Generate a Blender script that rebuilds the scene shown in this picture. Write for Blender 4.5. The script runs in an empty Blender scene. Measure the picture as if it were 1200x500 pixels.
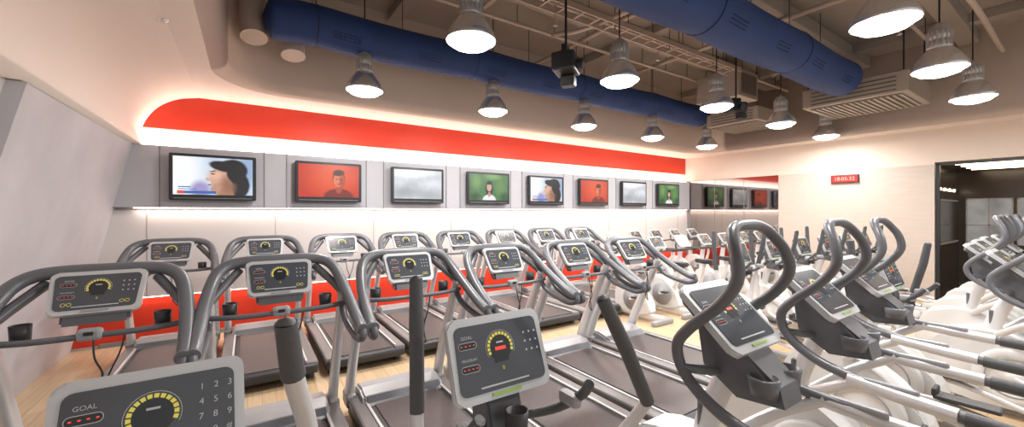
import bpy, bmesh, math, random
from mathutils import Vector, Matrix
random.seed(4)
scene = bpy.context.scene
COL = scene.collection

# ------------------------------------------------------------------ materials
def mat(name, color, rough=0.5, metal=0.0, emit=0.0, var=0.0, vscale=8.0, bump=0.0, coat=0.0, emcol=None, spec=None):
    m = bpy.data.materials.new(name); m.use_nodes = True
    nt = m.node_tree; b = nt.nodes['Principled BSDF']
    c = (*color, 1)
    b.inputs['Base Color'].default_value = c
    b.inputs['Roughness'].default_value = rough
    b.inputs['Metallic'].default_value = metal
    if spec is not None: b.inputs['Specular IOR Level'].default_value = spec
    if coat: b.inputs['Coat Weight'].default_value = coat
    if emit:
        b.inputs['Emission Color'].default_value = (*(emcol or color), 1)
        b.inputs['Emission Strength'].default_value = emit
    if var or bump:
        tc = nt.nodes.new('ShaderNodeTexCoord'); n = nt.nodes.new('ShaderNodeTexNoise')
        n.inputs['Scale'].default_value = vscale; n.inputs['Detail'].default_value = 4
        nt.links.new(tc.outputs['Object'], n.inputs['Vector'])
        if var:
            def mk(base, inp):
                mx = nt.nodes.new('ShaderNodeMix'); mx.data_type = 'RGBA'
                mx.inputs[6].default_value = tuple(max(0, x*(1-var)) for x in base)+(1,)
                mx.inputs[7].default_value = tuple(min(1, x*(1+var)) for x in base)+(1,)
                nt.links.new(n.outputs['Fac'], mx.inputs[0]); nt.links.new(mx.outputs[2], b.inputs[inp])
            mk(color, 'Base Color')
            if emit: mk(emcol or color, 'Emission Color')
        if bump:
            bp = nt.nodes.new('ShaderNodeBump'); bp.inputs['Strength'].default_value = bump; bp.inputs['Distance'].default_value = 0.01
            nt.links.new(n.outputs['Fac'], bp.inputs['Height']); nt.links.new(bp.outputs['Normal'], b.inputs['Normal'])
    return m

M = {}
M['dark'] = mat('graphite_plastic', (0.115, 0.12, 0.135), 0.34, var=0.1)
M['grip'] = mat('rubber_grip', (0.07, 0.074, 0.082), 0.5, bump=0.2, vscale=60)
M['silver'] = mat('silver_paint', (0.66, 0.66, 0.67), 0.32, 0.3, var=0.04)
M['frame'] = mat('console_frame', (0.55, 0.57, 0.59), 0.32, 0.3, var=0.03)
M['display'] = mat('console_glass', (0.062, 0.07, 0.085), 0.2, coat=0.3)
M['screenin'] = mat('console_inner', (0.025, 0.028, 0.034), 0.2)
M['yellow'] = mat('gauge_yellow', (0.62, 0.56, 0.10), 0.5, emit=0.25)
M['green'] = mat('accent_green', (0.30, 0.48, 0.10), 0.5)
M['redled'] = mat('led_red', (0.9, 0.05, 0.03), 0.5, emit=0.7)
M['white'] = mat('print_white', (0.5, 0.52, 0.54), 0.5)
M['belt'] = mat('running_belt', (0.062, 0.050, 0.049), 0.40, var=0.25, vscale=30, bump=0.15)
M['rail'] = mat('deck_rail', (0.17, 0.16, 0.16), 0.38, var=0.1)
M['deck'] = mat('deck_black', (0.03, 0.03, 0.034), 0.45, var=0.1)
M['hood'] = mat('motor_hood', (0.34, 0.34, 0.35), 0.4, 0.2, var=0.04)
M['shell'] = mat('shell_white', (0.66, 0.66, 0.66), 0.32, var=0.03)
M['disc'] = mat('shell_grey', (0.3, 0.31, 0.33), 0.4, var=0.05)
M['tvframe'] = mat('tv_bezel', (0.025, 0.025, 0.028), 0.25)
M['tvsilver'] = mat('tv_trim', (0.35, 0.35, 0.37), 0.3, 0.6)
M['alu'] = mat('lamp_aluminium', (0.80, 0.79, 0.78), 0.25, 0.8, var=0.05)
M['alud'] = mat('lamp_ballast', (0.52, 0.50, 0.49), 0.4, 0.5, var=0.1)
M['bulb'] = mat('lamp_lens', (1, 0.97, 0.93), 0.4, emit=14, emcol=(1, 0.97, 0.94))
M['duct'] = mat('duct_blue_fabric', (0.014, 0.045, 0.165), 0.7, var=0.25, vscale=2.2, bump=0.5)
M['ductd'] = mat('duct_dark_seam', (0.008, 0.02, 0.08), 0.7)
M['tanpipe'] = mat('pipe_tan_paint', (0.44, 0.35, 0.29), 0.55, var=0.08)
M['acbox'] = mat('ac_unit_metal', (0.38, 0.33, 0.28), 0.5, 0.2, var=0.1)
M['acdark'] = mat('ac_grille', (0.12, 0.10, 0.085), 0.6)
M['black'] = mat('black_housing', (0.015, 0.015, 0.017), 0.4)

# ------------------------------------------------------------------ mesh builder
def catmull(pts, n=5, closed=False):
    P = [Vector(p) for p in pts]; out = []
    N = len(P); rng = range(N if closed else N-1)
    for i in rng:
        if closed: p0, p1, p2, p3 = P[(i-1) % N], P[i], P[(i+1) % N], P[(i+2) % N]
        else: p0 = P[i-1] if i else P[0]*2-P[1]; p1 = P[i]; p2 = P[i+1]; p3 = P[i+2] if i+2 < N else P[-1]*2-P[-2]
        for k in range(n):
            t = k/n
            out.append(0.5*((2*p1)+(p2-p0)*t+(2*p0-5*p1+4*p2-p3)*t*t+(3*p1-p0-3*p2+p3)*t**3))
    if not closed: out.append(P[-1])
    return out

class MB:
    def __init__(s): s.v = []; s.f = []; s.m = []; s.s = []; s.names = []
    def mi(s, name):
        if name not in s.names: s.names.append(name)
        return s.names.index(name)
    def add(s, vs, fs, m, smooth=False, X=None):
        o = len(s.v)
        for p in vs:
            p = Vector(p)
            s.v.append(tuple(X @ p) if X else tuple(p))
        k = s.mi(m)
        for f in fs:
            s.f.append(tuple(i+o for i in f)); s.m.append(k); s.s.append(smooth)
    def frombm(s, bm, m, smooth=False, X=None):
        bm.verts.index_update()
        s.add([v.co.copy() for v in bm.verts], [[v.index for v in f.verts] for f in bm.faces], m, smooth, X); bm.free()
    def box(s, c, d, m, bev=0.0, X=None, seg=2):
        bm = bmesh.new(); bmesh.ops.create_cube(bm, size=1)
        for v in bm.verts: v.co = Vector((v.co.x*d[0]+c[0], v.co.y*d[1]+c[1], v.co.z*d[2]+c[2]))
        if bev: bmesh.ops.bevel(bm, geom=bm.edges[:], offset=bev, segments=seg, affect='EDGES', profile=0.5)
        s.frombm(bm, m, False, X)
    def extr(s, pts, z0, z1, m, X=None, bev=0.0):
        bm = bmesh.new()
        a = [bm.verts.new((p[0], p[1], z0)) for p in pts]; b = [bm.verts.new((p[0], p[1], z1)) for p in pts]
        n = len(pts)
        bm.faces.new(a[::-1]); bm.faces.new(b)
        for i in range(n): bm.faces.new((a[i], a[(i+1) % n], b[(i+1) % n], b[i]))
        if bev:
            ed = [e for e in bm.edges if abs(e.verts[0].co.z-e.verts[1].co.z) < 1e-6]
            bmesh.ops.bevel(bm, geom=ed, offset=bev, segments=2, affect='EDGES')
        s.frombm(bm, m, False, X)
    def prism_x(s, prof, x0, x1, m, bev=0.0):   # profile given in (y,z)
        X = Matrix(((0, 0, 1, 0), (1, 0, 0, 0), (0, 1, 0, 0), (0, 0, 0, 1)))
        s.extr(prof, x0, x1, m, X, bev)
    def tube(s, pts, r, m, seg=10, sub=4, flat=1.0, ref=None, caps=True):
        rs = r if isinstance(r, (list, tuple)) else None
        P = catmull(pts, sub) if sub > 1 else [Vector(p) for p in pts]
        n = len(P)
        T = [(P[min(i+1, n-1)]-P[max(i-1, 0)]).normalized() for i in range(n)]
        up = Vector(ref) if ref else (Vector((1, 0, 0)) if abs(T[0].x) < .8 else Vector((0, 0, 1)))
        vs = []
        for i in range(n):
            a = (up-T[i]*up.dot(T[i])).normalized(); b = T[i].cross(a)
            if not ref: up = a
            if rs:
                q = i/(n-1)*(len(rs)-1); j = min(int(q), len(rs)-2); rr = rs[j]+(rs[j+1]-rs[j])*(q-j)
            else: rr = r
            for k in range(seg):
                t = 2*math.pi*k/seg
                vs.append(P[i]+a*(math.cos(t)*rr)+b*(math.sin(t)*rr*flat))
        fs = []
        for i in range(n-1):
            for k in range(seg):
                k2 = (k+1) % seg
                fs.append((i*seg+k, i*seg+k2, (i+1)*seg+k2, (i+1)*seg+k))
        s.add(vs, fs, m, True)
        if caps:
            o = [vs[k] for k in range(seg)]; e = [vs[(n-1)*seg+k] for k in range(seg)]
            s.add(o, [tuple(range(seg))[::-1]], m); s.add(e, [tuple(range(seg))], m)
    def cyl(s, p0, p1, r, m, seg=16): s.tube([p0, p1], r, m, seg, 1)
    def lathe(s, prof, m, seg=24, X=None):
        vs = []; fs = []
        for (r, z) in prof:
            for k in range(seg):
                t = 2*math.pi*k/seg; vs.append((r*math.cos(t), r*math.sin(t), z))
        for i in range(len(prof)-1):
            for k in range(seg):
                k2 = (k+1) % seg; fs.append((i*seg+k, i*seg+k2, (i+1)*seg+k2, (i+1)*seg+k))
        s.add(vs, fs, m, True, X)
    def flat(s, pts, z, m, X=None): s.add([(p[0], p[1], z) for p in pts], [tuple(range(len(pts)))], m, False, X)
    def text(s, body, size, x, y, z, m, X=None):
        vs, fs = textgeo(body)
        s.add([(v[0]*size+x, v[1]*size+y, z) for v in vs], fs, m, False, X)
    def mesh(s, name):
        me = bpy.data.meshes.new(name); me.from_pydata(s.v, [], s.f)
        for n in s.names: me.materials.append(M[n])
        me.polygons.foreach_set('material_index', s.m); me.polygons.foreach_set('use_smooth', s.s)
        me.update(); return me
    def obj(s, name, loc=(0, 0, 0), rot=(0, 0, 0)): return place(s.mesh(name), name, loc, rot)

_tc = {}
def textgeo(b):
    if b in _tc: return _tc[b]
    cu = bpy.data.curves.new('t', 'FONT'); cu.body = b; cu.size = 1; cu.align_x = 'CENTER'; cu.align_y = 'CENTER'; cu.resolution_u = 3
    ob = bpy.data.objects.new('t', cu); COL.objects.link(ob)
    me = bpy.data.meshes.new_from_object(ob)
    r = ([tuple(v.co) for v in me.vertices], [tuple(p.vertices) for p in me.polygons])
    bpy.data.objects.remove(ob); bpy.data.curves.remove(cu); bpy.data.meshes.remove(me)
    _tc[b] = r; return r

def place(me, name, loc=(0, 0, 0), rot=(0, 0, 0), parent=None):
    o = bpy.data.objects.new(name, me); o.location = loc; o.rotation_euler = rot
    COL.objects.link(o)
    if parent: o.parent = parent
    return o

def rrect(w, h, r, n=4, wt=None):
    wt = wt or w; out = []
    for (cx, cy, a0) in ((w/2-r, -h/2+r, -90), (wt/2-r, h/2-r, 0), (-wt/2+r, h/2-r, 90), (-w/2+r, -h/2+r, 180)):
        for k in range(n+1):
            a = math.radians(a0+90*k/n); out.append((cx+r*math.cos(a), cy+r*math.sin(a)))
    return out
def arc(cx, cy, r0, r1, a0, a1, n=14):
    o = [(cx+r1*math.cos(math.radians(a0+(a1-a0)*k/n)), cy+r1*math.sin(math.radians(a0+(a1-a0)*k/n))) for k in range(n+1)]
    i = [(cx+r0*math.cos(math.radians(a0+(a1-a0)*k/n)), cy+r0*math.sin(math.radians(a0+(a1-a0)*k/n))) for k in range(n+1)]
    return o, i
def rect(x, y, w, h): return [(x-w/2, y-h/2), (x+w/2, y-h/2), (x+w/2, y+h/2), (x-w/2, y+h/2)]

def console(mb, c, tau, w, h, kind='cardio', wt=None):
    t = math.radians(tau)
    ux = Vector((1, 0, 0)); vy = Vector((0, math.sin(t), math.cos(t))); nz = Vector((0, -math.cos(t), math.sin(t)))
    X = Matrix(((ux.x, vy.x, nz.x, c[0]), (ux.y, vy.y, nz.y, c[1]), (ux.z, vy.z, nz.z, c[2]), (0, 0, 0, 1)))
    wt = wt or w
    mb.extr(rrect(w*.86, h*.86, .03, 4, wt*.86), -.055, -.018, 'dark', X, .012)
    mb.extr(rrect(w, h, .035, 5, wt), -.02, .012, 'frame', X, .007)
    mb.extr(rrect(w*.88, h*.80, .025, 4, wt*.88), .012, .016, 'display', X)
    mb.extr([(p[0]*.5, p[1]) for p in rrect(w*.6, .010, .004, 2)], .012, .017, 'green' if kind != 'run' else 'disc', Matrix.Translation(X.to_3x3() @ Vector((0, -h*.445, 0))) @ X)
    z = .0172
    s = w/.42
    cx, cy = (0.0, .025*s)
    gm = .050*s
    disk = [(cx+gm*.98*math.cos(2*math.pi*k/24), cy+gm*.98*math.sin(2*math.pi*k/24)) for k in range(24)]
    mb.flat(disk, z, 'screenin', X)
    n = 14
    for k in range(n):
        a0 = 205-k*(230/n); a1 = a0-(230/n)*.75
        o, i = arc(cx, cy, gm*.90, gm*1.12, a1, a0, 2)
        mb.flat(o+i[::-1], z+.0006, 'yellow' , X)
    o, i = arc(cx, cy, gm*1.22, gm*1.25, -25, 205, 20)
    for q in range(20): mb.flat([o[q], o[q+1], i[q+1], i[q]], z+.0004, 'white', X)
    mb.flat(rect(cx, cy-.004*s, .046*s, .012*s), z+.0008, 'redled' if kind == 'cardio' else 'screenin', X)
    mb.flat(rect(cx, cy+.018*s, .03*s, .006*s), z+.0008, 'white', X)
    mb.flat(rect(cx, cy-.045*s, .06*s, .014*s), z+.0004, 'screenin', X)
    mb.text('0', .02*s, cx, cy-.075*s, z+.0008, 'yellow', X)
    mb.text('GOAL', .017*s, -.135*s, .078*s, z, 'white', X)
    mb.text('PROGRAM', .013*s, -.135*s, -.0*s, z, 'white', X)
    for j, yy in enumerate((.05, -.03)):
        bx = rrect(.075*s, .026*s, .012*s, 3)
        mb.flat([(p[0]-.135*s, p[1]+yy*s) for p in bx], z, 'white', X)
        bx = rrect(.071*s, .022*s, .010*s, 3)
        mb.flat([(p[0]-.135*s, p[1]+yy*s) for p in bx], z+.0005, 'screenin', X)
        for q in range(4): mb.flat(rect(-.16*s+q*.017*s, yy*s, .006*s, .0035*s), z+.001, 'redled', X)
    if kind == 'key':
        for r in range(4):
            for cc in range(3):
                d = '123456789*0#'[r*3+cc]
                mb.text(d, .024*s, (.105+cc*.033)*s, (.075-r*.040)*s, z, 'white', X)
    else:
        for r in range(3):
            for cc in range(3):
                px, py = (.115+cc*.026)*s, (.06-r*.033)*s
                mb.flat([(px+.0045*s*math.cos(k*math.pi/4), py+.0045*s*math.sin(k*math.pi/4)) for k in range(8)], z, 'white', X)
        if kind == 'run':
            for kx in (-.13, .13):
                for q in range(2):
                    o, i = arc(kx*s+q*.025*s-.012*s, -.080*s, .009*s, .0115*s, 0, 350, 12); mb.flat(o+i[::-1], z, 'yellow', X)
    mb.flat(rect(0, -h*.34, w*.5, .006*s), z, 'white', X)
    return X

# ------------------------------------------------------------------ treadmill
def treadmill():
    b = MB()
    for sx in (-1, 1):
        b.box((sx*.385, -.62, .165), (.13, 1.86, .07), 'rail', .02)
        b.box((sx*.335, -.62, .205), (.02, 1.80, .012), 'silver')
        b.box((sx*.42, -.62, .10), (.05, 1.80, .08), 'deck', .01)
        for yy in (-1.45, .25): b.cyl((sx*.38, yy, 0), (sx*.38, yy, .08), .035, 'grip', 12)
        b.tube([(sx*.42, .36, .12), (sx*.42, .25, .42), (sx*.417, .06, .82), (sx*.412, -.12, 1.20)], [.070, .064, .058, .048], 'silver', 12, 5, 0.6, ref=(0, 1, 0))
        b.box((sx*.42, .33, .17), (.085, .2, .12), 'hood', .02)
    b.box((0, -.66, .16), (.64, 1.74, .06), 'deck', .01)
    b.box((0, -.66, .193), (.56, 1.76, .012), 'belt', .004)
    b.cyl((-.30, -1.54, .145), (.30, -1.54, .145), .045, 'deck', 16)
    b.box((0, -1.56, .13), (.88, .08, .10), 'deck', .03)
    b.prism_x([(.02, .17), (.10, .25), (.22, .28), (.36, .27), (.45, .20), (.47, .08), (.02, .08)], -.36, .36, 'hood', .02)
    b.prism_x([(.00, .195), (.05, .21), (.09, .245), (.03, .20)], -.33, .33, 'dark')
    half = [(-.455, -.62, 1.03), (-.455, -.56, 1.035), (-.45, -.42, 1.09), (-.435, -.22, 1.20), (-.41, -.06, 1.31), (-.37, .04, 1.40), (-.29, .09, 1.45), (-.15, .10, 1.465)]
    pts = half+[(0, .10, 1.465)]+[(-p[0], p[1], p[2]) for p in half[::-1]]
    b.tube(pts, .041, 'dark', 12, 4, 0.9)
    for sx in (-1, 1):
        b.tube([(sx*.455, -.62, 1.03), (sx*.45, -.63, .98), (sx*.44, -.5, .95), (sx*.42, -.22, 1.02), (sx*.415, -.10, 1.12)], .026, 'dark', 10, 4)
        b.tube([(sx*.25, .10, 1.40), (sx*.40, -.06, 1.23), (sx*.42, -.12, 1.16)], .03, 'dark', 8, 3)
    b.tube([(-.43, -.16, 1.13), (-.25, -.19, 1.12), (0, -.20, 1.12), (.25, -.19, 1.12), (.43, -.16, 1.13)], .018, 'dark', 10, 4)
    b.prism_x([(-.12, 1.17), (-.05, 1.16), (.10, 1.36), (.07, 1.44), (-.02, 1.40)], -.15, .15, 'dark', .015)
    b.box((0, -.20, 1.13), (.11, .06, .07), 'disc', .02)
    b.box((0, -.235, 1.14), (.04, .01, .02), 'black', .003)
    b.tube([(.02, -.23, 1.10), (.03, -.25, 1.0), (.06, -.24, .9), (.03, -.22, .80), (.08, -.22, .72), (.07, -.2, .85), (.12, -.18, 1.0), (.14, -.16, 1.10)], .005, 'black', 6, 5)
    for sx in (-1, 1):
        b.lathe([(.0, 0), (.04, 0), (.045, .1), (.04, .1), (.036, .01), (0, .01)], 'deck', 14, Matrix.Translation((sx*.30, -.08, 1.10)))
        b.tube([(sx*.20, .09, 1.43), (sx*.17, .05, 1.40), (sx*.12, .02, 1.37)], .025, 'dark', 8, 2)
    console(b, (0, -.04, 1.345), 34, .40, .275, 'run', .43)
    return b.mesh('treadmill')

# ------------------------------------------------------------------ elliptical
def ell_base(b, fy=.42):
    b.box((0, -.3, .06), (.10, 1.35, .06), 'disc', .015)
    b.box((0, fy-.08, .05), (.56, .09, .09), 'disc', .025)
    b.box((0, -.98, .05), (.60, .09, .09), 'disc', .025)
    prof = [(-.34, .10), (-.36, .30), (-.25, .52), (-.05, .68), (.12, .74), (fy-.12, .70), (fy-.02, .52), (fy, .30), (fy-.06, .10)]
    prof = [(p.x, p.y) for p in catmull([(p[0], p[1], 0) for p in prof], 3, True)]
    b.prism_x(prof[::-1], -.12, .12, 'shell', .02)
    for sx in (-1, 1):
        Xr = Matrix.Translation((sx*.12, 0.0, .37)) @ Matrix.Rotation(sx*math.pi/2, 4, 'Y')
        b.lathe([(.25, 0), (.25, .03), (.235, .045), (.17, .05), (.16, .035), (.06, .035), (.05, .06), (0, .06)], 'shell', 28, Xr)
        b.lathe([(.163, .052), (.172, .053), (.175, .05)], 'disc', 28, Xr)
        yy = .16 if sx > 0 else -.12
        b.tube([(sx*.17, 0, .37), (sx*.19, yy, .37+sx*.06)], .025, 'silver', 8, 1)
        b.tube([(sx*.22, yy, .37+sx*.06), (sx*.22, -.4, .33+sx*.03), (sx*.22, -.95, .20)], .024, 'silver', 8, 3)
        b.box((sx*.22, -.42+sx*.08, .385+sx*.03), (.15, .36, .035), 'deck', .015)
        b.box((sx*.22, -.25+sx*.08, .42+sx*.03), (.15, .03, .06), 'deck', .01)
        b.box((sx*.22, -.95, .13), (.06, .16, .10), 'shell', .02)
    b.tube([(0, .16, .62), (0, .12, .85), (0, .03, 1.08), (0, .0, 1.18)], [.062, .055, .05, .045], 'silver', 14, 4, .75, ref=(0, 1, 0))
    b.box((0, .145, .80), (.08, .03, .25), 'dark', .01)

def elliptical_arms(cz=1.275, larm=None, rarm=None, kind='cardio'):
    b = MB(); ell_base(b, .38)
    console(b, (0, -.01, cz), 20, .43, .305, kind, .42)
    b.prism_x([(-.09, cz-.30), (.07, cz-.28), (.10, cz-.05), (.05, cz+.05), (0.02, cz-.10), (-.05, cz-.17)], -.08, .08, 'dark', .015)
    for sx in (-1, 1):
        b.tube([(0, -.02, cz-.24), (sx*.12, -.05, cz-.25), (sx*.21, -.12, cz-.22), (sx*.24, -.22, cz-.14), (sx*.23, -.27, cz-.08)], .019, 'grip', 10, 4)
        b.box((sx*.225, -.17, cz-.17), (.045, .10, .05), 'disc', .015)
    b.lathe([(.0, 0), (.04, 0), (.045, .1), (.037, .1), (.036, .01), (0, .01)], 'deck', 14, Matrix.Translation((0, -.13, cz-.27)))
    larm = larm or [(-.26, .20, 1.56), (-.262, .19, 1.35), (-.27, .16, 1.05), (-.285, .10, .75), (-.25, .05, .45)]
    rarm = rarm or [(.30, -.27, 1.50), (.41, -.285, 1.30), (.55, -.28, 1.05), (.49, -.10, .75), (.27, .0, .45)]
    for A in (larm, rarm):
        P = [Vector(p) for p in A]
        b.tube([P[0]+(P[0]-P[1])*.02, P[1]], [.026, .033, .031, .030], 'grip', 12, 1)
        b.lathe([(.0, .018), (.018, .012), (.026, 0)], 'grip', 12, Matrix.Translation(P[0]))
        if kind == 'key':
            b.tube([P[1], P[2], P[3], P[4]], [.026, .026, .03, .034], 'silver', 12, 5)
        else:
            b.tube([P[1], P[1]*.9+P[2]*.1, P[2]], .029, 'grip', 12, 3)
            b.tube([P[2], P[3], P[4]], [.024, .03, .034], 'silver', 12, 5)
        b.lathe([(.04, -.03), (.045, 0), (.04, .03), (0, .03)], 'dark', 14, Matrix.Translation(P[4]) @ Matrix.Rotation(math.pi/2, 4, 'Y'))
    return b.mesh('elliptical_trainer')

def elliptical_loop():
    b = MB(); ell_base(b, .55)
    console(b, (0, .02, 1.355), 48, .41, .36, 'cardio', .41)
    half = [(-.325, -.78, .95), (-.32, -.55, .96), (-.30, -.25, .99), (-.27, -.05, 1.03), (-.25, .09, 1.12), (-.24, .13, 1.23), (-.24, .06, 1.33), (-.24, -.06, 1.44), (-.235, -.13, 1.55), (-.215, -.12, 1.65), (-.17, -.08, 1.73), (-.10, -.06, 1.765)]
    pts = half+[(0, -.055, 1.77)]+[(-p[0], p[1], p[2]) for p in half[::-1]]
    b.tube(pts, .025, 'dark', 12, 4)
    for sx in (-1, 1):
        b.tube([(sx*.30, -.25, .99), (sx*.26, -.06, .86), (sx*.12, .10, .72)], .028, 'silver', 10, 4)
        b.tube([(0, 0, 1.10), (sx*.14, .04, 1.12), (sx*.25, .10, 1.14)], .022, 'dark', 10, 3)
        b.tube([(sx*.323, -.60, .958), (sx*.325, -.80, .95)], .032, 'grip', 10, 1)
        b.tube([(sx*.30, -.20, .985), (sx*.312, -.40, .968), (sx*.321, -.58, .96)], .031, 'silver', 10, 2)
        b.box((sx*.305, -.36, .995), (.03, .2, .04), 'disc', .012)
    b.prism_x([(-.24, 1.04), (-.05, 1.02), (.10, 1.12), (.14, 1.36), (.08, 1.38), (-.06, 1.26), (-.22, 1.12)], -.10, .10, 'dark', .02)
    for sx in (-1, 1):
        b.lathe([(.0, 0), (.05, 0), (.06, .07), (.05, .075), (.042, .02), (0, .02)], 'dark', 16, Matrix.Translation((sx*.10, -.17, 1.08)))
    return b.mesh('elliptical_trainer')

def bike():
    b = MB()
    b.box((0, .38, .04), (.5, .09, .08), 'disc', .025); b.box((0, -.5, .04), (.5, .09, .08), 'disc', .025)
    b.box((0, -.06, .09), (.12, .92, .08), 'shell', .02)
    prof = [(-.28, .12), (-.25, .35), (-.08, .55), (.12, .66), (.34, .60), (.42, .35), (.36, .12)]
    prof = [(p.x, p.y) for p in catmull([(p[0], p[1], 0) for p in prof], 3, True)]
    b.prism_x(prof[::-1], -.09, .09, 'shell', .02)
    for sx in (-1, 1):
        Xr = Matrix.Translation((sx*.09, .02, .34)) @ Matrix.Rotation(sx*math.pi/2, 4, 'Y')
        b.lathe([(.2, 0), (.19, .03), (.05, .035), (.03, .08), (0, .08)], 'disc', 24, Xr)
        b.tube([(sx*.17, .02, .34), (sx*.17, .02+sx*.15, .34-sx*.06)], .018, 'silver', 8, 1)
        b.box((sx*.22, .02+sx*.15, .34-sx*.06), (.10, .11, .03), 'deck', .01)
        b.tube([(0, .20, 1.06), (sx*.16, .20, 1.07), (sx*.24, .10, 1.10), (sx*.24, -.08, 1.13)], .017, 'grip', 8, 4)
        b.tube([(sx*.16, .20, 1.07), (sx*.18, .22, 1.17), (sx*.16, .20, 1.27)], .017, 'grip', 8, 3)
    b.tube([(0, .26, .55), (0, .26, .85), (0, .22, 1.12)], [.055, .045, .04], 'silver', 12, 3)
    b.tube([(0, -.16, .40), (0, -.25, .70), (0, -.27, .86)], [.04, .03, .03], 'silver', 12, 3)
    sp = [(-.10, -.13), (-.13, -.04), (-.07, .08), (-.025, .18), (.025, .18), (.07, .08), (.13, -.04), (.10, -.13), (0, -.16)]
    b.extr([(p.x, p.y) for p in catmull([(p[0], p[1], 0) for p in sp[::-1]], 3, True)][::-1], .86, .93, 'deck', Matrix.Translation((0, -.27, 0)), .02)
    console(b, (0, .19, 1.25), 35, .38, .26)
    return b.mesh('exercise_bike')

me_t = treadmill()
for k in range(-1, 7): place(me_t, 'treadmill', (.2+.97*k, 6.35, 0))
for k in range(-1, 5): place(me_t, 'treadmill', (.2+.98*k+(.03 if k < 0 else 0), 3.43, 0))
me_a = elliptical_arms()
place(me_a, 'elliptical_trainer', (.82, 1.33, 0))
me_a2 = elliptical_arms(1.23, larm=[(-.33, -.18, 1.50), (-.34, -.16, 1.33), (-.36, -.10, 1.05), (-.35, -.03, .75), (-.26, .0, .45)],
                        rarm=[(.30, -.36, 1.55), (.32, -.32, 1.40), (.37, -.22, 1.15), (.37, -.05, .75), (.27, .0, .45)], kind='key')
place(me_a2, 'elliptical_trainer', (-.22, 1.50, 0))
me_b = elliptical_loop()
me_k = bike()
me_a3 = elliptical_arms(1.275, rarm=[(.27, -.20, 1.54), (.28, -.17, 1.36), (.30, -.10, 1.08), (.30, -.02, .75), (.27, .0, .45)])
for x, y in ((1.86, .95), (2.84, .93), (3.9, 1.0)): place(me_b, 'elliptical_trainer', (x, y, 0))
for x, y in ((4.85, 1.1),): place(me_a3, 'elliptical_trainer', (x, y, 0))
for x, y in ((5.75, .45), (6.75, .72), (7.7, .78), (8.65, .82), (9.6, .82)): place(me_b, 'elliptical_trainer', (x, y, 0))
for x in (5.5, 6.5, 7.5, 8.5, 9.5, 10.5): place(me_a3, 'elliptical_trainer', (x, 2.75, 0))
for x in (7.1, 7.9, 8.7, 9.5, 10.3): place(me_k, 'exercise_bike', (x, 6.2, 0))
for x in (5.6, 6.4, 7.2, 8.0, 8.8, 9.6, 10.4): place(me_k, 'exercise_bike', (x, 4.5, 0))

# ------------------------------------------------------------------ room materials
def brickmat(name, c1, c2, cm, bw, rh, ms, rot, grain, rough, gs=(12, 1, 1), offset=.5):
    m = bpy.data.materials.new(name); m.use_nodes = True; nt = m.node_tree; b = nt.nodes['Principled BSDF']
    tc = nt.nodes.new('ShaderNodeTexCoord'); mp = nt.nodes.new('ShaderNodeMapping'); mp.inputs['Rotation'].default_value = rot
    br = nt.nodes.new('ShaderNodeTexBrick'); br.inputs['Scale'].default_value = 1.0; br.offset = offset
    br.inputs['Brick Width'].default_value = bw; br.inputs['Row Height'].default_value = rh; br.inputs['Mortar Size'].default_value = ms
    br.inputs['Color1'].default_value = (*c1, 1); br.inputs['Color2'].default_value = (*c2, 1); br.inputs['Mortar'].default_value = (*cm, 1)
    n = nt.nodes.new('ShaderNodeTexNoise'); n.inputs['Scale'].default_value = 3; mp2 = nt.nodes.new('ShaderNodeMapping'); mp2.inputs['Scale'].default_value = gs
    mx = nt.nodes.new('ShaderNodeMix'); mx.data_type = 'RGBA'; mx.blend_type = 'MULTIPLY'; mx.inputs[0].default_value = grain
    L = nt.links
    L.new(tc.outputs['Object'], mp.inputs[0]); L.new(mp.outputs[0], br.inputs['Vector']); L.new(tc.outputs['Object'], mp2.inputs[0]); L.new(mp2.outputs[0], n.inputs['Vector'])
    L.new(br.outputs['Color'], mx.inputs[6]); L.new(n.outputs['Fac'], mx.inputs[7]); L.new(mx.outputs[2], b.inputs['Base Color'])
    b.inputs['Roughness'].default_value = rough
    return m
M['wood'] = brickmat('wood_floor', (0.64, 0.46, 0.28), (0.71, 0.53, 0.34), (0.35, 0.22, 0.12), 1.2, .12, .002, (0, 0, math.pi/2), .35, .35)
M['cream'] = mat('wall_cream_paint', (0.71, 0.61, 0.53), 0.7, var=0.04, vscale=2)
M['stone'] = brickmat('wall_stone_tile', (0.78, 0.71, 0.65), (0.73, 0.65, 0.59), (0.58, 0.50, 0.44), .9, .3, .003, (math.pi/2, 0, math.pi/2), .2, .45, (1, 1, 9))
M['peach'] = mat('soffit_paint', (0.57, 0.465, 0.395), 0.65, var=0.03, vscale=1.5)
M['peach_lit'] = mat('soffit_paint_lit', (0.82, 0.73, 0.66), 0.6, var=0.02, vscale=1.5)  # soffit paint made lighter, cove glow put into the colour
M['greyplaster'] = mat('plaster_panel_grey', (0.47, 0.465, 0.495), 0.6, var=0.25, vscale=1.6, bump=0.2)
M['whiteplaster'] = mat('plaster_panel_white', (0.66, 0.65, 0.66), 0.6, var=0.05, vscale=1.6)
M['tvpanel'] = mat('tv_panel_grey', (0.44, 0.445, 0.485), 0.5, var=0.03, vscale=2)
M['niche'] = mat('tv_niche_grey', (0.40, 0.405, 0.445), 0.5)
M['whitewall'] = mat('wall_white_paint', (0.62, 0.595, 0.59), 0.6, var=0.02, vscale=2)
M['red'] = mat('red_paint', (0.56, 0.030, 0.008), 0.5, var=0.05, vscale=2)
M['ceil'] = mat('exposed_ceiling', (0.31, 0.265, 0.23), 0.8, var=0.15, vscale=1.2)
M['led'] = mat('led_strip', (1, .8, .7), 0.5, emit=7, emcol=(1, .86, .78))
M['seam'] = mat('seam_dark', (0.2, 0.2, 0.21), 0.7)
M['mirror'] = mat('mirror_glass', (0.36, 0.32, 0.30), 0.04, 1.0)
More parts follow.
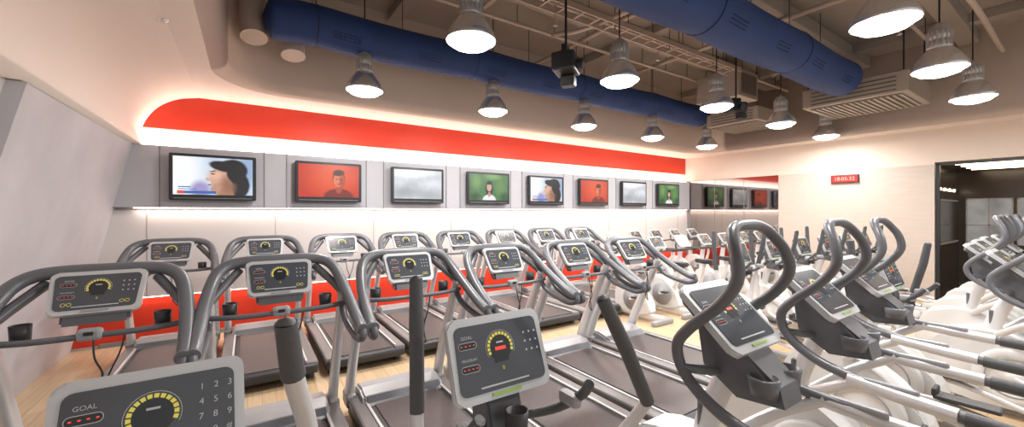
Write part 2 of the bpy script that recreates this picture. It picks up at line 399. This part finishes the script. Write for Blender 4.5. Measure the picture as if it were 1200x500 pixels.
M['browng'] = mat('lobby_brown', (0.07, 0.05, 0.04), 0.2, var=0.2, vscale=2)
M['lobbylight'] = mat('lobby_light', (1, .8, .55), .5, emit=6)
M['lobbywin'] = mat('lobby_pane_glow', (.15, .14, .13), .15, emit=0.30, emcol=(.75, .66, .58), var=.75, vscale=3)  # mottled emission painted into the panes for lit reflections
M['lobbyframe'] = mat('lobby_window_frame', (.55, .53, .50), .5)

# ------------------------------------------------------------------ room shell
XW0, XW1, YB, YN, ZS, ZC = -2.0, 11.7, 7.5, -3.0, 3.52, 5.1
b = MB(); b.box(((XW0+XW1)/2+1.8, (YB+YN)/2, -.05), (XW1-XW0+4.0, YB-YN, .1), 'wood'); b.obj('floor')
b = MB()
b.box(((XW0+XW1)/2, YB+.1, 2.55), (XW1-XW0+.2, .2, 5.1), 'whitewall')
b.box((4.9, YB-.008, 3.27), (13.5, .016, .50), 'red')
b.box((4.9, YB-.01, .33), (13.6, .02, .58), 'red')
b.obj('wall_back')
b = MB()
b.box((5.0, YB-.08, 2.325), (13.3, .16, .87), 'tvpanel', .01)
xs = [-.40+1.545*k for k in range(8)]
for x in xs:
    b.box((x, YB-.162, 2.325), (1.20, .008, .80), 'niche')
    for s2 in (-1, 1): b.box((x+s2*.62, YB-.163, 2.325), (.012, .010, .87), 'seam')
b.obj('trim_1')
b = MB()
b.box((5.0, YB-.03, 1.245), (13.4, .06, 1.21), 'whitewall', .01)
for k in range(9): b.box((-1.17+1.545*k, YB-.0605, 1.245), (.008, .003, 1.21), 'seam')
b.obj('trim_2')
b = MB(); b.box((4.95, YB-.02, .03), (13.2, .04, .06), 'seam', .005); b.obj('baseboard_back')
b = MB()
b.box((5.15, YB-.07, 2.768), (12.9, .03, .012), 'led'); b.box((5.15, YB-.10, 1.884), (12.9, .02, .01), 'led'); b.box((5.0, YB-.045, .634), (13.3, .012, .008), 'led')
b.obj('led_cove_strip')

# left slanted wall
def wl(m, y0, y1, dx, xb=-1.92, xt=-1.30, z=2.75):
    b = MB()
    v = [(xb-dx, y0, 0), (xt-dx, y0, z), (xt-dx-.5, y0, z), (xb-dx-.5, y0, 0), (xb-dx, y1, 0), (xt-dx, y1, z), (xt-dx-.5, y1, z), (xb-dx-.5, y1, 0)]
    b.add(v, [(0, 4, 5, 1), (1, 5, 6, 2), (3, 2, 6, 7), (0, 1, 2, 3), (4, 7, 6, 5)], m)
    return b
wl('greyplaster', 4.25, YB, 0).obj('wall_left')
wl('whiteplaster', YN, 4.25, .10).obj('wall_left.001')
prof = [(-2.3, 2.76), (-1.22, 2.76), (-1.235, 2.95), (-1.17, 3.15), (-1.04, 3.33), (-.84, 3.46), (-.6, ZS)]
pp = prof[:2]+[(p.x, p.y) for p in catmull([(q[0], q[1], 0) for q in prof[1:]], 5)][1:]
b = MB()
vs = [(p[0], YN, p[1]) for p in pp]+[(p[0], YB, p[1]) for p in pp]; n = len(pp)
b.add(vs, [(i, i+1, n+i+1, n+i) for i in range(n-1)], 'peach_lit', True); b.obj('trim_left_bulkhead')
# soffit with rounded opening
hx0, hx1, hy, R = -.2, 11.0, 6.6, .75
path = [((hx0, YN), (-.6, YN), (-1, 0)), ((hx0, hy-R), (-.6, hy-R), (-1, 0))]
for k in range(0, 13):
    a = math.pi-k*(math.pi/2)/12
    path.append(((hx0+R+R*math.cos(a), hy-R+R*math.sin(a)), (-.6, YB) if k < 12 else (hx0+R, YB), (math.cos(a), math.sin(a))))
for k in range(0, 13):
    a = math.pi/2-k*(math.pi/2)/12
    path.append(((hx1-R+R*math.cos(a), hy-R+R*math.sin(a)), (hx1-R, YB) if k == 0 else (XW1, YB), (math.cos(a), math.sin(a))))
path.append(((hx1, hy-R), (XW1, hy-R), (1, 0))); path.append(((hx1, YN), (XW1, YN), (1, 0)))
rings = []
fil = .16
rings.append([(o[0], o[1], ZS) for p, o, nn in path])
for j in range(6):
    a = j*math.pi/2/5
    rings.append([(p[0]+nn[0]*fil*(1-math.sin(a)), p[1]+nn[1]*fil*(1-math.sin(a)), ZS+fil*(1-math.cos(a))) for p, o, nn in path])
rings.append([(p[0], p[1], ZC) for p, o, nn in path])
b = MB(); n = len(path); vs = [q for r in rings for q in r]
b.add(vs, [(i, i+1, n+i+1, n+i) for i in range(n-1)], 'peach_lit', False)
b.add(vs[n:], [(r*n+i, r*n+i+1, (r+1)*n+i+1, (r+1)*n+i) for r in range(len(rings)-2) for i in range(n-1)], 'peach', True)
b.obj('ceiling_soffit')
b = MB(); b.box(((XW0+XW1)/2, (YB+YN)/2, ZC+.1), (XW1-XW0+.6, YB-YN, .2), 'ceil'); b.obj('ceiling')
# right wall with mirror and opening
b = MB()
b.box((XW1+.1, (4.83+1.96)/2, 1.4), (.2, 4.83-1.96, 2.8), 'stone')
b.box((XW1+.1, (4.83+1.96)/2, 3.2), (.2, 4.83-1.96, .8), 'cream')
b.box((XW1+.1, (4.83+YB)/2, 3.2), (.2, YB-4.83, .8), 'cream')
b.box((XW1+.1, (4.83+YB)/2, 1.4), (.17, YB-4.83, 2.8), 'seam')
b.box((XW1+.1, (1.96+YN)/2, 3.22), (.2, 1.96-YN, .76), 'cream')
b.obj('wall_right')
b = MB(); b.box((XW1-.005, (4.83+YB-.16)/2, 1.41), (.01, YB-.16-4.83, 2.76), 'mirror')
for y in (5.7, 6.55): b.box((XW1-.011, y, 1.41), (.004, .012, 2.76), 'seam')
b.obj('wall_mirror')
# lobby behind opening
b = MB()
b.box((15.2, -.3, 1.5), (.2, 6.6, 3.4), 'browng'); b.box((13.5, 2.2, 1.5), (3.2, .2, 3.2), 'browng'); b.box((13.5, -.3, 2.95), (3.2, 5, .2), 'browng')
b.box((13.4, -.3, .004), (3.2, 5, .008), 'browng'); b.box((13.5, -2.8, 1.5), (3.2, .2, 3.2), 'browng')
for k in range(5):
    y = 1.6-k*.8
    b.box((15.08, y, 1.6), (.03, .72, 1.1), 'lobbywin')
    for q in (-.36, 0, .36): b.box((15.05, y+q, 1.6), (.05, .025, 1.14), 'lobbyframe')
    for q in (-.55, -.1, .55): b.box((15.05, y, 1.6+q), (.05, .74, .025), 'lobbyframe')
for k in range(4):
    b.box((12.6+k*.6, .5, 2.84), (.06, 2.6, .02), 'lobbylight')
    b.box((13.0+k*.5, 2.09, 2.35), (.12, .02, .06), 'lobbylight')
b.box((13.6, 2.09, 1.1), (2.6, .02, .04), 'lobbyframe'); b.box((13.6, 2.09, 2.1), (2.6, .02, .03), 'lobbyframe')
b.obj('wall_lobby')
b = MB()
for y in (1.92, .4, -1.1): b.box((XW1+.06, y, 1.405), (.06, .06, 2.80), 'black', .005)
b.box((XW1+.06, .4, 2.80), (.06, 3.1, .05), 'black', .005)
b.obj('door_1')

# LED clock
b = MB()
b.box((0, 0, 0), (.52, .06, .19), 'black', .01)
X = Matrix(((1, 0, 0, 0), (0, 0, -1, -.031), (0, 1, 0, 0), (0, 0, 0, 1)))
M['clockred'] = mat('clock_red_face', (.30, .010, .010), .3, emit=.12)
M['clockdig'] = mat('clock_digits', (.95, .25, .2), .3, emit=1.0)
b.flat(rect(0, 0, .49, .16), .0009, 'clockred', X); b.text('18:05:32', .115, 0, 0, .002, 'clockdig', X)
b.obj('led_clock', (XW1-.03, 3.42, 2.60), (0, 0, -math.pi/2))

# ------------------------------------------------------------------ televisions (soft procedural pictures)
def picture(name, base, layers, nscale=6, namp=.25, warp=.03):
    m = bpy.data.materials.new(name); m.use_nodes = True; nt = m.node_tree; b = nt.nodes['Principled BSDF']; L = nt.links
    tc = nt.nodes.new('ShaderNodeTexCoord')
    nw = nt.nodes.new('ShaderNodeTexNoise'); nw.inputs['Scale'].default_value = 9; nw.inputs['Detail'].default_value = 2
    L.new(tc.outputs['Object'], nw.inputs['Vector'])
    sub = nt.nodes.new('ShaderNodeVectorMath'); sub.operation = 'SUBTRACT'; sub.inputs[1].default_value = (.5, .5, .5); L.new(nw.outputs['Color'], sub.inputs[0])
    sc = nt.nodes.new('ShaderNodeVectorMath'); sc.operation = 'SCALE'; sc.inputs['Scale'].default_value = warp; L.new(sub.outputs[0], sc.inputs[0])
    ad = nt.nodes.new('ShaderNodeVectorMath'); ad.operation = 'ADD'; L.new(tc.outputs['Object'], ad.inputs[0]); L.new(sc.outputs[0], ad.inputs[1])
    flt = nt.nodes.new('ShaderNodeVectorMath'); flt.operation = 'MULTIPLY'; flt.inputs[1].default_value = (1, 0, 1); L.new(ad.outputs[0], flt.inputs[0])
    n = nt.nodes.new('ShaderNodeTexNoise'); n.inputs['Scale'].default_value = nscale; L.new(tc.outputs['Object'], n.inputs['Vector'])
    mx = nt.nodes.new('ShaderNodeMix'); mx.data_type = 'RGBA'
    mx.inputs[6].default_value = tuple(x*(1-namp) for x in base)+(1,); mx.inputs[7].default_value = tuple(x*(1+namp) for x in base)+(1,)
    L.new(n.outputs['Fac'], mx.inputs[0]); cur = mx.outputs[2]
    for (cx, cz, rx, rz, rot, col, soft) in layers:
        mp = nt.nodes.new('ShaderNodeMapping'); mp.vector_type = 'TEXTURE'
        mp.inputs['Location'].default_value = (cx, 0, cz+.02); mp.inputs['Rotation'].default_value = (0, math.radians(-rot), 0); mp.inputs['Scale'].default_value = (rx, 1, rz)
        L.new(flt.outputs[0], mp.inputs[0])
        ln = nt.nodes.new('ShaderNodeVectorMath'); ln.operation = 'LENGTH'; L.new(mp.outputs[0], ln.inputs[0])
        mr = nt.nodes.new('ShaderNodeMapRange'); mr.interpolation_type = 'SMOOTHSTEP'
        mr.inputs['From Min'].default_value = 1-soft; mr.inputs['From Max'].default_value = 1+soft*.6; mr.inputs['To Min'].default_value = 1; mr.inputs['To Max'].default_value = 0
        L.new(ln.outputs['Value'], mr.inputs['Value'])
        m2 = nt.nodes.new('ShaderNodeMix'); m2.data_type = 'RGBA'; m2.inputs[7].default_value = (*col, 1)
        L.new(mr.outputs[0], m2.inputs[0]); L.new(cur, m2.inputs[6]); cur = m2.outputs[2]
    b.inputs['Base Color'].default_value = (.02, .02, .02, 1); b.inputs['Roughness'].default_value = .25
    L.new(cur, b.inputs['Emission Color']); b.inputs['Emission Strength'].default_value = .95
    M[name] = m
H_ = (.012, .012, .016)
picture('pic_girl', (.55, .66, .80), [
    (-.42, .05, .32, .45, 0, (.88, .90, .93), .6), (.42, .15, .14, .3, 0, (.30, .42, .62), .6), (-.16, -.2, .12, .14, 0, (.35, .30, .55), .5),
    (.20, .08, .21, .18, 25, H_, .12), (.30, -.12, .13, .2, 0, H_, .15),
    (.08, -.03, .135, .17, 10, (.62, .36, .25), .1), (.05, -.18, .10, .09, 20, (.52, .28, .19), .15), (.14, -.27, .10, .12, 0, (.40, .20, .13), .3), (-.075, -.045, .035, .024, -35, (.66, .38, .27), .25),
    (.16, -.12, .09, .14, 15, (.30, .14, .09), .8), (.0, .02, .09, .07, 0, (.72, .46, .34), .8), (-.02, .035, .03, .011, -8, (.08, .04, .03), .5), (-.02, .075, .045, .009, 8, (.06, .03, .03), .6), (-.055, -.12, .028, .012, 10, (.35, .08, .06), .5),
    (.10, .15, .17, .075, -12, H_, .2), (.22, .02, .07, .13, 20, H_, .25)], 5, .15, .02)
picture('pic_redman', (.55, .035, .014), [
    (.05, .05, .40, .30, 0, (.75, .085, .022), .8), (.14, -.27, .24, .15, 0, (.20, .014, .01), .15), (.14, -.13, .05, .08, 0, (.42, .07, .03), .3),
    (.14, .05, .10, .135, 0, (.16, .02, .015), .15), (.14, .02, .085, .125, 0, (.70, .19, .085), .12), (.19, .0, .05, .12, 0, (.38, .06, .03), .8),
    (.14, .14, .095, .055, 5, (.07, .012, .01), .25), (.11, .035, .02, .008, 0, (.08, .01, .01), .5), (.17, .035, .02, .008, 0, (.08, .01, .01), .5), (.14, -.05, .03, .008, 0, (.2, .02, .02), .5), (.14, -.01, .012, .03, 0, (.75, .24, .12), .6)], 4, .25, .015)
picture('pic_grey', (.58, .61, .65), [
    (-.1, .22, .5, .1, 3, (.85, .88, .92), .7), (-.25, -.15, .28, .12, 8, (.36, .38, .40), .8), (.2, -.2, .35, .10, -5, (.42, .44, .46), .8), (.3, .02, .16, .08, 0, (.72, .75, .8), .8), (-.1, -.03, .12, .06, 0, (.48, .5, .53), .8)], 7, .3, .08)
picture('pic_green', (.055, .17, .055), [
    (-.3, .1, .12, .16, 0, (.14, .30, .08), .8), (.28, .0, .14, .2, 0, (.11, .25, .07), .8), (.1, .22, .2, .07, 0, (.18, .36, .11), .8), (-.35, -.2, .14, .08, 0, (.02, .07, .02), .8), (.38, -.2, .12, .1, 0, (.02, .08, .03), .8),
    (0, -.03, .095, .17, 0, H_, .15), (0, -.28, .17, .13, 0, (.78, .80, .80), .12), (0, -.15, .035, .06, 0, (.50, .27, .18), .2), (0, .005, .06, .09, 0, (.66, .40, .29), .12),
    (0, .09, .07, .04, 0, H_, .25), (-.024, .015, .014, .006, 0, H_, .5), (.024, .015, .014, .006, 0, H_, .5), (0, -.04, .02, .007, 0, (.45, .08, .07), .5)], 14, .5, .015)
M['pic_blue'] = mat('caption_blue', (.02, .05, .15), .3, emit=.8, emcol=(.05, .13, .42)); M['pic_cap'] = mat('caption_red', (.15, .03, .02), .3, emit=.8, emcol=(.7, .1, .05))
def tv(kind):
    b = MB(); W, H = 1.02, .66
    Xf = Matrix(((1, 0, 0, 0), (0, 0, -1, 0), (0, 1, 0, 0), (0, 0, 0, 1)))
    b.extr(rrect(W, H, .02), -.02, .055, 'tvframe', Xf, .008)
    b.box((0, .03, 0), (.5, .08, .4), 'tvframe', .01)
    b.flat(rect(0, -H/2+.03, W*.9, .006), .0553, 'tvsilver', Xf)
    w, h = W-.09, H-.12
    b.flat(rect(0, .02, w, h), .0555, {'girl': 'pic_girl', 'red': 'pic_redman', 'grey': 'pic_grey', 'green': 'pic_green'}[kind], Xf)
    if kind == 'girl':
        b.flat(rect(-.20, -.215, .44, .04), .0560, 'pic_blue', Xf); b.flat(rect(-.38, -.215, .08, .045), .0564, 'pic_cap', Xf)
        b.flat(rect(-.34, -.14, .14, .014), .0560, 'pic_blue', Xf); b.flat(rect(-.31, -.17, .2, .010), .0560, 'pic_blue', Xf)
    return b.mesh('television')
kinds = ['girl', 'red', 'grey', 'green', 'girl', 'red', 'grey', 'green']; cache = {}
for x, k in zip(xs, kinds):
    if k not in cache: cache[k] = tv(k)
    place(cache[k], 'television', (x, YB-.23, 2.325))

# ------------------------------------------------------------------ pendant lamps
b = MB()
b.lathe([(.245, .0), (.25, .01), (.235, .06), (.20, .13), (.15, .20), (.115, .245), (.10, .25)], 'alu', 32)
b.lathe([(.24, .005), (.195, .13), (.11, .24), (0, .24)], 'alu', 32)
b.lathe([(.10, .25), (.105, .26), (.105, .34), (.095, .345), (.095, .355), (.105, .36), (.105, .44), (.095, .445), (.09, .50), (.05, .53), (.02, .56), (0, .56)], 'alud', 24)
for k in range(16):
    a = 2*math.pi*k/16; b.box((.108*math.cos(a), .108*math.sin(a), .36), (.012, .012, .18), 'alud')
b.cyl((0, 0, .55), (0, 0, ZC-3.502), .009, 'black', 8)
b.lathe([(0, ZC-3.5-.03), (.05, ZC-3.5-.03), (.05, ZC-3.502)], 'alud', 16)
b.lathe([(.232, .03), (.225, .0), (.18, -.04), (.10, -.065), (.05, -.072), (0, -.074)], 'bulb', 24)
me_l = b.mesh('pendant_lamp')
LP = [(x, 5.7) for x in (1.35, 3.42, 5.5, 7.62, 9.8)]+[(x, 3.47) for x in (1.83, 3.97, 6.25, 8.5, 10.7)]+[(x, 1.1) for x in (2.6, 4.72, 6.8, 8.9)]+[(4.5, -1.3), (8.5, -1.3)]
ld = bpy.data.lights.new('lamp_light', 'AREA'); ld.shape = 'DISK'; ld.size = .36; ld.energy = 50; ld.color = (1, .955, .91)
for x, y in LP:
    o = place(me_l, 'pendant_lamp', (x, y, 3.5))
    l = bpy.data.objects.new('lamp_light', ld); l.location = (0, 0, -.08); COL.objects.link(l); l.parent = o

def strip(name, loc, rot, sx, sy, e, col):
    d = bpy.data.lights.new(name, 'AREA'); d.shape = 'RECTANGLE'; d.size = sx; d.size_y = sy; d.energy = e; d.color = col
    o = bpy.data.objects.new(name, d); o.location = loc; o.rotation_euler = rot; COL.objects.link(o)
warm = (1, .78, .65)
strip('cove_light_upper', (5.15, YB-.10, 2.785), (math.radians(165), 0, 0), 12.8, .05, 72, warm)
strip('cove_light_middle', (5.15, YB-.11, 1.872), (math.radians(-12), 0, 0), 12.8, .04, 36, warm)
strip('cove_light_lower', (5.0, YB-.07, .625), (math.radians(-20), 0, 0), 13.0, .02, 20, warm)

# ------------------------------------------------------------------ ducts
def duct(name, x0, x1, y, z, r):
    b = MB(); N = int((x1-x0)/.15); P = 2.3
    def sag(x): return -.035*abs(math.sin(math.pi*(x-x0-.6)/P))
    seg = 32; vs = []; fs = []; prof = []
    for k in range(6): a = k*math.pi/2/6; prof.append((x0+.02*k, max(.001, r*math.sin(a))))
    for i in range(N+1):
        x = x0+.14+(x1-x0-.28)*i/N
        prof.append((x, r*(1.0-.02*math.exp(-((((x-x0-.6+P/2) % P)-P/2)/.1)**2))))
    for k in range(6): a = math.pi/2-k*math.pi/2/5; prof.append((x1-.12+.12*math.cos(a), max(.001, r*math.sin(a))))
    for (x, rr) in prof:
        for k in range(seg):
            t = 2*math.pi*k/seg; vs.append((x, y+rr*math.cos(t), z+sag(x)+rr*math.sin(t)))
    for i in range(len(prof)-1):
        for k in range(seg): fs.append((i*seg+k, i*seg+(k+1) % seg, (i+1)*seg+(k+1) % seg, (i+1)*seg+k))
    b.add(vs, fs, 'duct', True)
    x = x0+.6; j = 0
    while x < x1-.3:
        if j % 2 == 0:
            b.tube([(x, y+1.0*r*math.cos(2*math.pi*k/32), z+1.0*r*math.sin(2*math.pi*k/32)) for k in range(33)], .005, 'ductd', 6, 1)
        b.cyl((x, y, z+r-.05), (x, y, ZC-.005), .006, 'black', 6)
        for q in range(6):
            for a in (204, 212, 220):
                t = math.radians(a)
                xx = x+.2+q*.06
                if xx < x1-.2: b.box((xx, y+1.005*r*math.cos(t), z+sag(xx)+1.005*r*math.sin(t)), (.04, .010, .010), 'ductd')
        x += P/2; j += 1
    b.obj(name)
duct('air_duct', .15, 9.7, 5.76, 4.27, .26)
duct('air_duct', 1.5, 8.9, 2.62, 4.2, .30)
b = MB()
for (y, x, zz) in ((5.95, .05, 4.02), (6.15, .5, 3.95)):
    b.tube([(x, y+.2, 4.6), (x, y+.1, 4.3), (x+.02, y, zz)], .15, 'peach', 20, 5)
b.obj('ventilation_pipe')

# ceiling services
b = MB()
for y in (5.1, 4.3, 3.3, 1.7, .6, -.6): b.cyl((-.1, y, 4.75), (10.9, y, 4.75), .028, 'tanpipe', 10)
for x in (.8, 2.9, 4.9, 7.0): b.cyl((x, -2.9, 4.84), (x, 6.5, 4.84), .04, 'tanpipe', 10)
b.tube([(4.2, 5.1, 4.75), (4.2, 4.9, 4.7), (4.3, 4.2, 4.6), (4.6, 1.9, 4.6), (5.2, 1.2, 4.6), (7.5, 1.0, 4.6), (10.8, 1.0, 4.6)], .035, 'tanpipe', 10, 5)
for x in (1.8, 3.6, 5.9, 8.0):
    for y in (4.3, 1.7):
        b.cyl((x, y, 4.75), (x, y, 4.45), .015, 'tanpipe', 8); b.lathe([(0, 4.43), (.035, 4.44), (.01, 4.47)], 'alud', 10, Matrix.Translation((x, y, 0)))
for k in range(14):
    x = .5+k*.75
    for y in (5.1, 4.3, 3.3, 1.7, .6): b.cyl((x, y, 4.75), (x, y, ZC-.005), .006, 'black', 6)
b.obj('ceiling_pipes')
b = MB()
for y in (3.9, 4.15): b.box((4.0, y, 4.55), (7.8, .02, .08), 'tanpipe')
for k in range(26): b.box((.2+k*.3, 4.02, 4.53), (.025, .25, .015), 'tanpipe')
for k in range(6):
    for y in (3.9, 4.15): b.cyl((.6+k*1.35, y, 4.55), (.6+k*1.35, y, ZC-.005), .006, 'black', 6)
b.obj('cable_tray')
b = MB()
for y in (-1.5, .0, 1.4, 2.9, 4.7): b.box((5.4, y, ZC-.11), (11.1, .25, .22), 'ceil', .01)
for x in (2.0, 6.0, 10.0): b.box((x, 1.9, ZC-.08), (.2, 9.2, .16), 'ceil', .01)
b.obj('ceiling_beams')

def ac(name, c, d):
    b = MB(); b.box(c, d, 'acbox', .02)
    nn = int(d[1]/.09)
    b.box((c[0], c[1], c[2]-d[2]/2-.005), (d[0]*.86, d[1]*.86, .01), 'acdark')
    for k in range(nn):
        b.box((c[0], c[1]-d[1]*.42+k*d[1]*.84/(nn-1), c[2]-d[2]/2-.02), (d[0]*.86, .035, .012), 'acbox')
    for k in range(4):
        b.box((c[0]-d[0]/2-.004, c[1], c[2]-d[2]*.35+k*d[2]*.2), (.008, d[1]*.8, .02), 'acdark')
    for sx in (-1, 1):
        for sy in (-1, 1): b.cyl((c[0]+sx*d[0]*.45, c[1]+sy*d[1]*.45, c[2]), (c[0]+sx*d[0]*.45, c[1]+sy*d[1]*.45, ZC-.005), .012, 'black', 8)
    b.obj(name)
ac('air_conditioner_unit', (9.75, 2.55, 4.0), (1.5, 1.5, .36))
ac('air_conditioner_unit', (10.1, 4.9, 4.05), (1.3, 1.2, .32))
b = MB(); b.box((8.6, 4.55, 4.45), (.8, .9, .55), 'acbox', .02); b.box((8.6, 4.09, 4.45), (.6, .01, .4), 'acdark')
for sx in (-1, 1): b.cyl((8.6+sx*.35, 4.55, 4.7), (8.6+sx*.35, 4.55, ZC-.005), .012, 'black', 8)
b.tube([(8.95, 4.6, 4.4), (9.2, 4.7, 4.35), (9.43, 4.8, 4.2)], .12, 'alud', 14, 4)
b.obj('ventilation_box')

def projector(loc, rz, s=1.0):
    b = MB(); b.box((0, 0, 0), (.32*s, .26*s, .20*s), 'black', .02); b.tube([(0, -.13*s, -.01), (0, -.20*s, -.02)], .06*s, 'black', 16, 1)
    b.box((0, 0, .15*s), (.2*s, .06*s, .1*s), 'black', .01); b.cyl((0, 0, .15*s), (0, 0, ZC-loc[2]-.005), .015, 'black', 8); b.box((.12*s, .0, -.16*s), (.14*s, .16*s, .12*s), 'black', .015)
    b.obj('ceiling_projector', loc, (0, 0, rz))
projector((3.0, 3.4, 3.50), .6); projector((7.4, 3.75, 3.72), -.4, .9)
b = MB(); b.lathe([(0, -.03), (.03, -.025), (.045, 0)], 'alu', 14); b.obj('sprinkler_head', (-.62, 4.6, ZS-.002))

# ------------------------------------------------------------------ world, camera
w = bpy.data.worlds.new('World'); scene.world = w; w.use_nodes = True
bg = w.node_tree.nodes['Background']; bg.inputs[0].default_value = (1, .98, .96, 1); bg.inputs[1].default_value = .65
cam = bpy.data.cameras.new('Camera'); co = bpy.data.objects.new('Camera', cam); COL.objects.link(co)
cam.lens = 465/1200*36; cam.sensor_width = 36; cam.clip_start = .05
cam.shift_y = -2/1200
co.location = (0, 0, 1.83); co.rotation_euler = (math.pi/2, 0, -math.atan(310/465))
scene.camera = co
scene.view_settings.view_transform = 'Standard'
scene.view_settings.exposure = 0.18
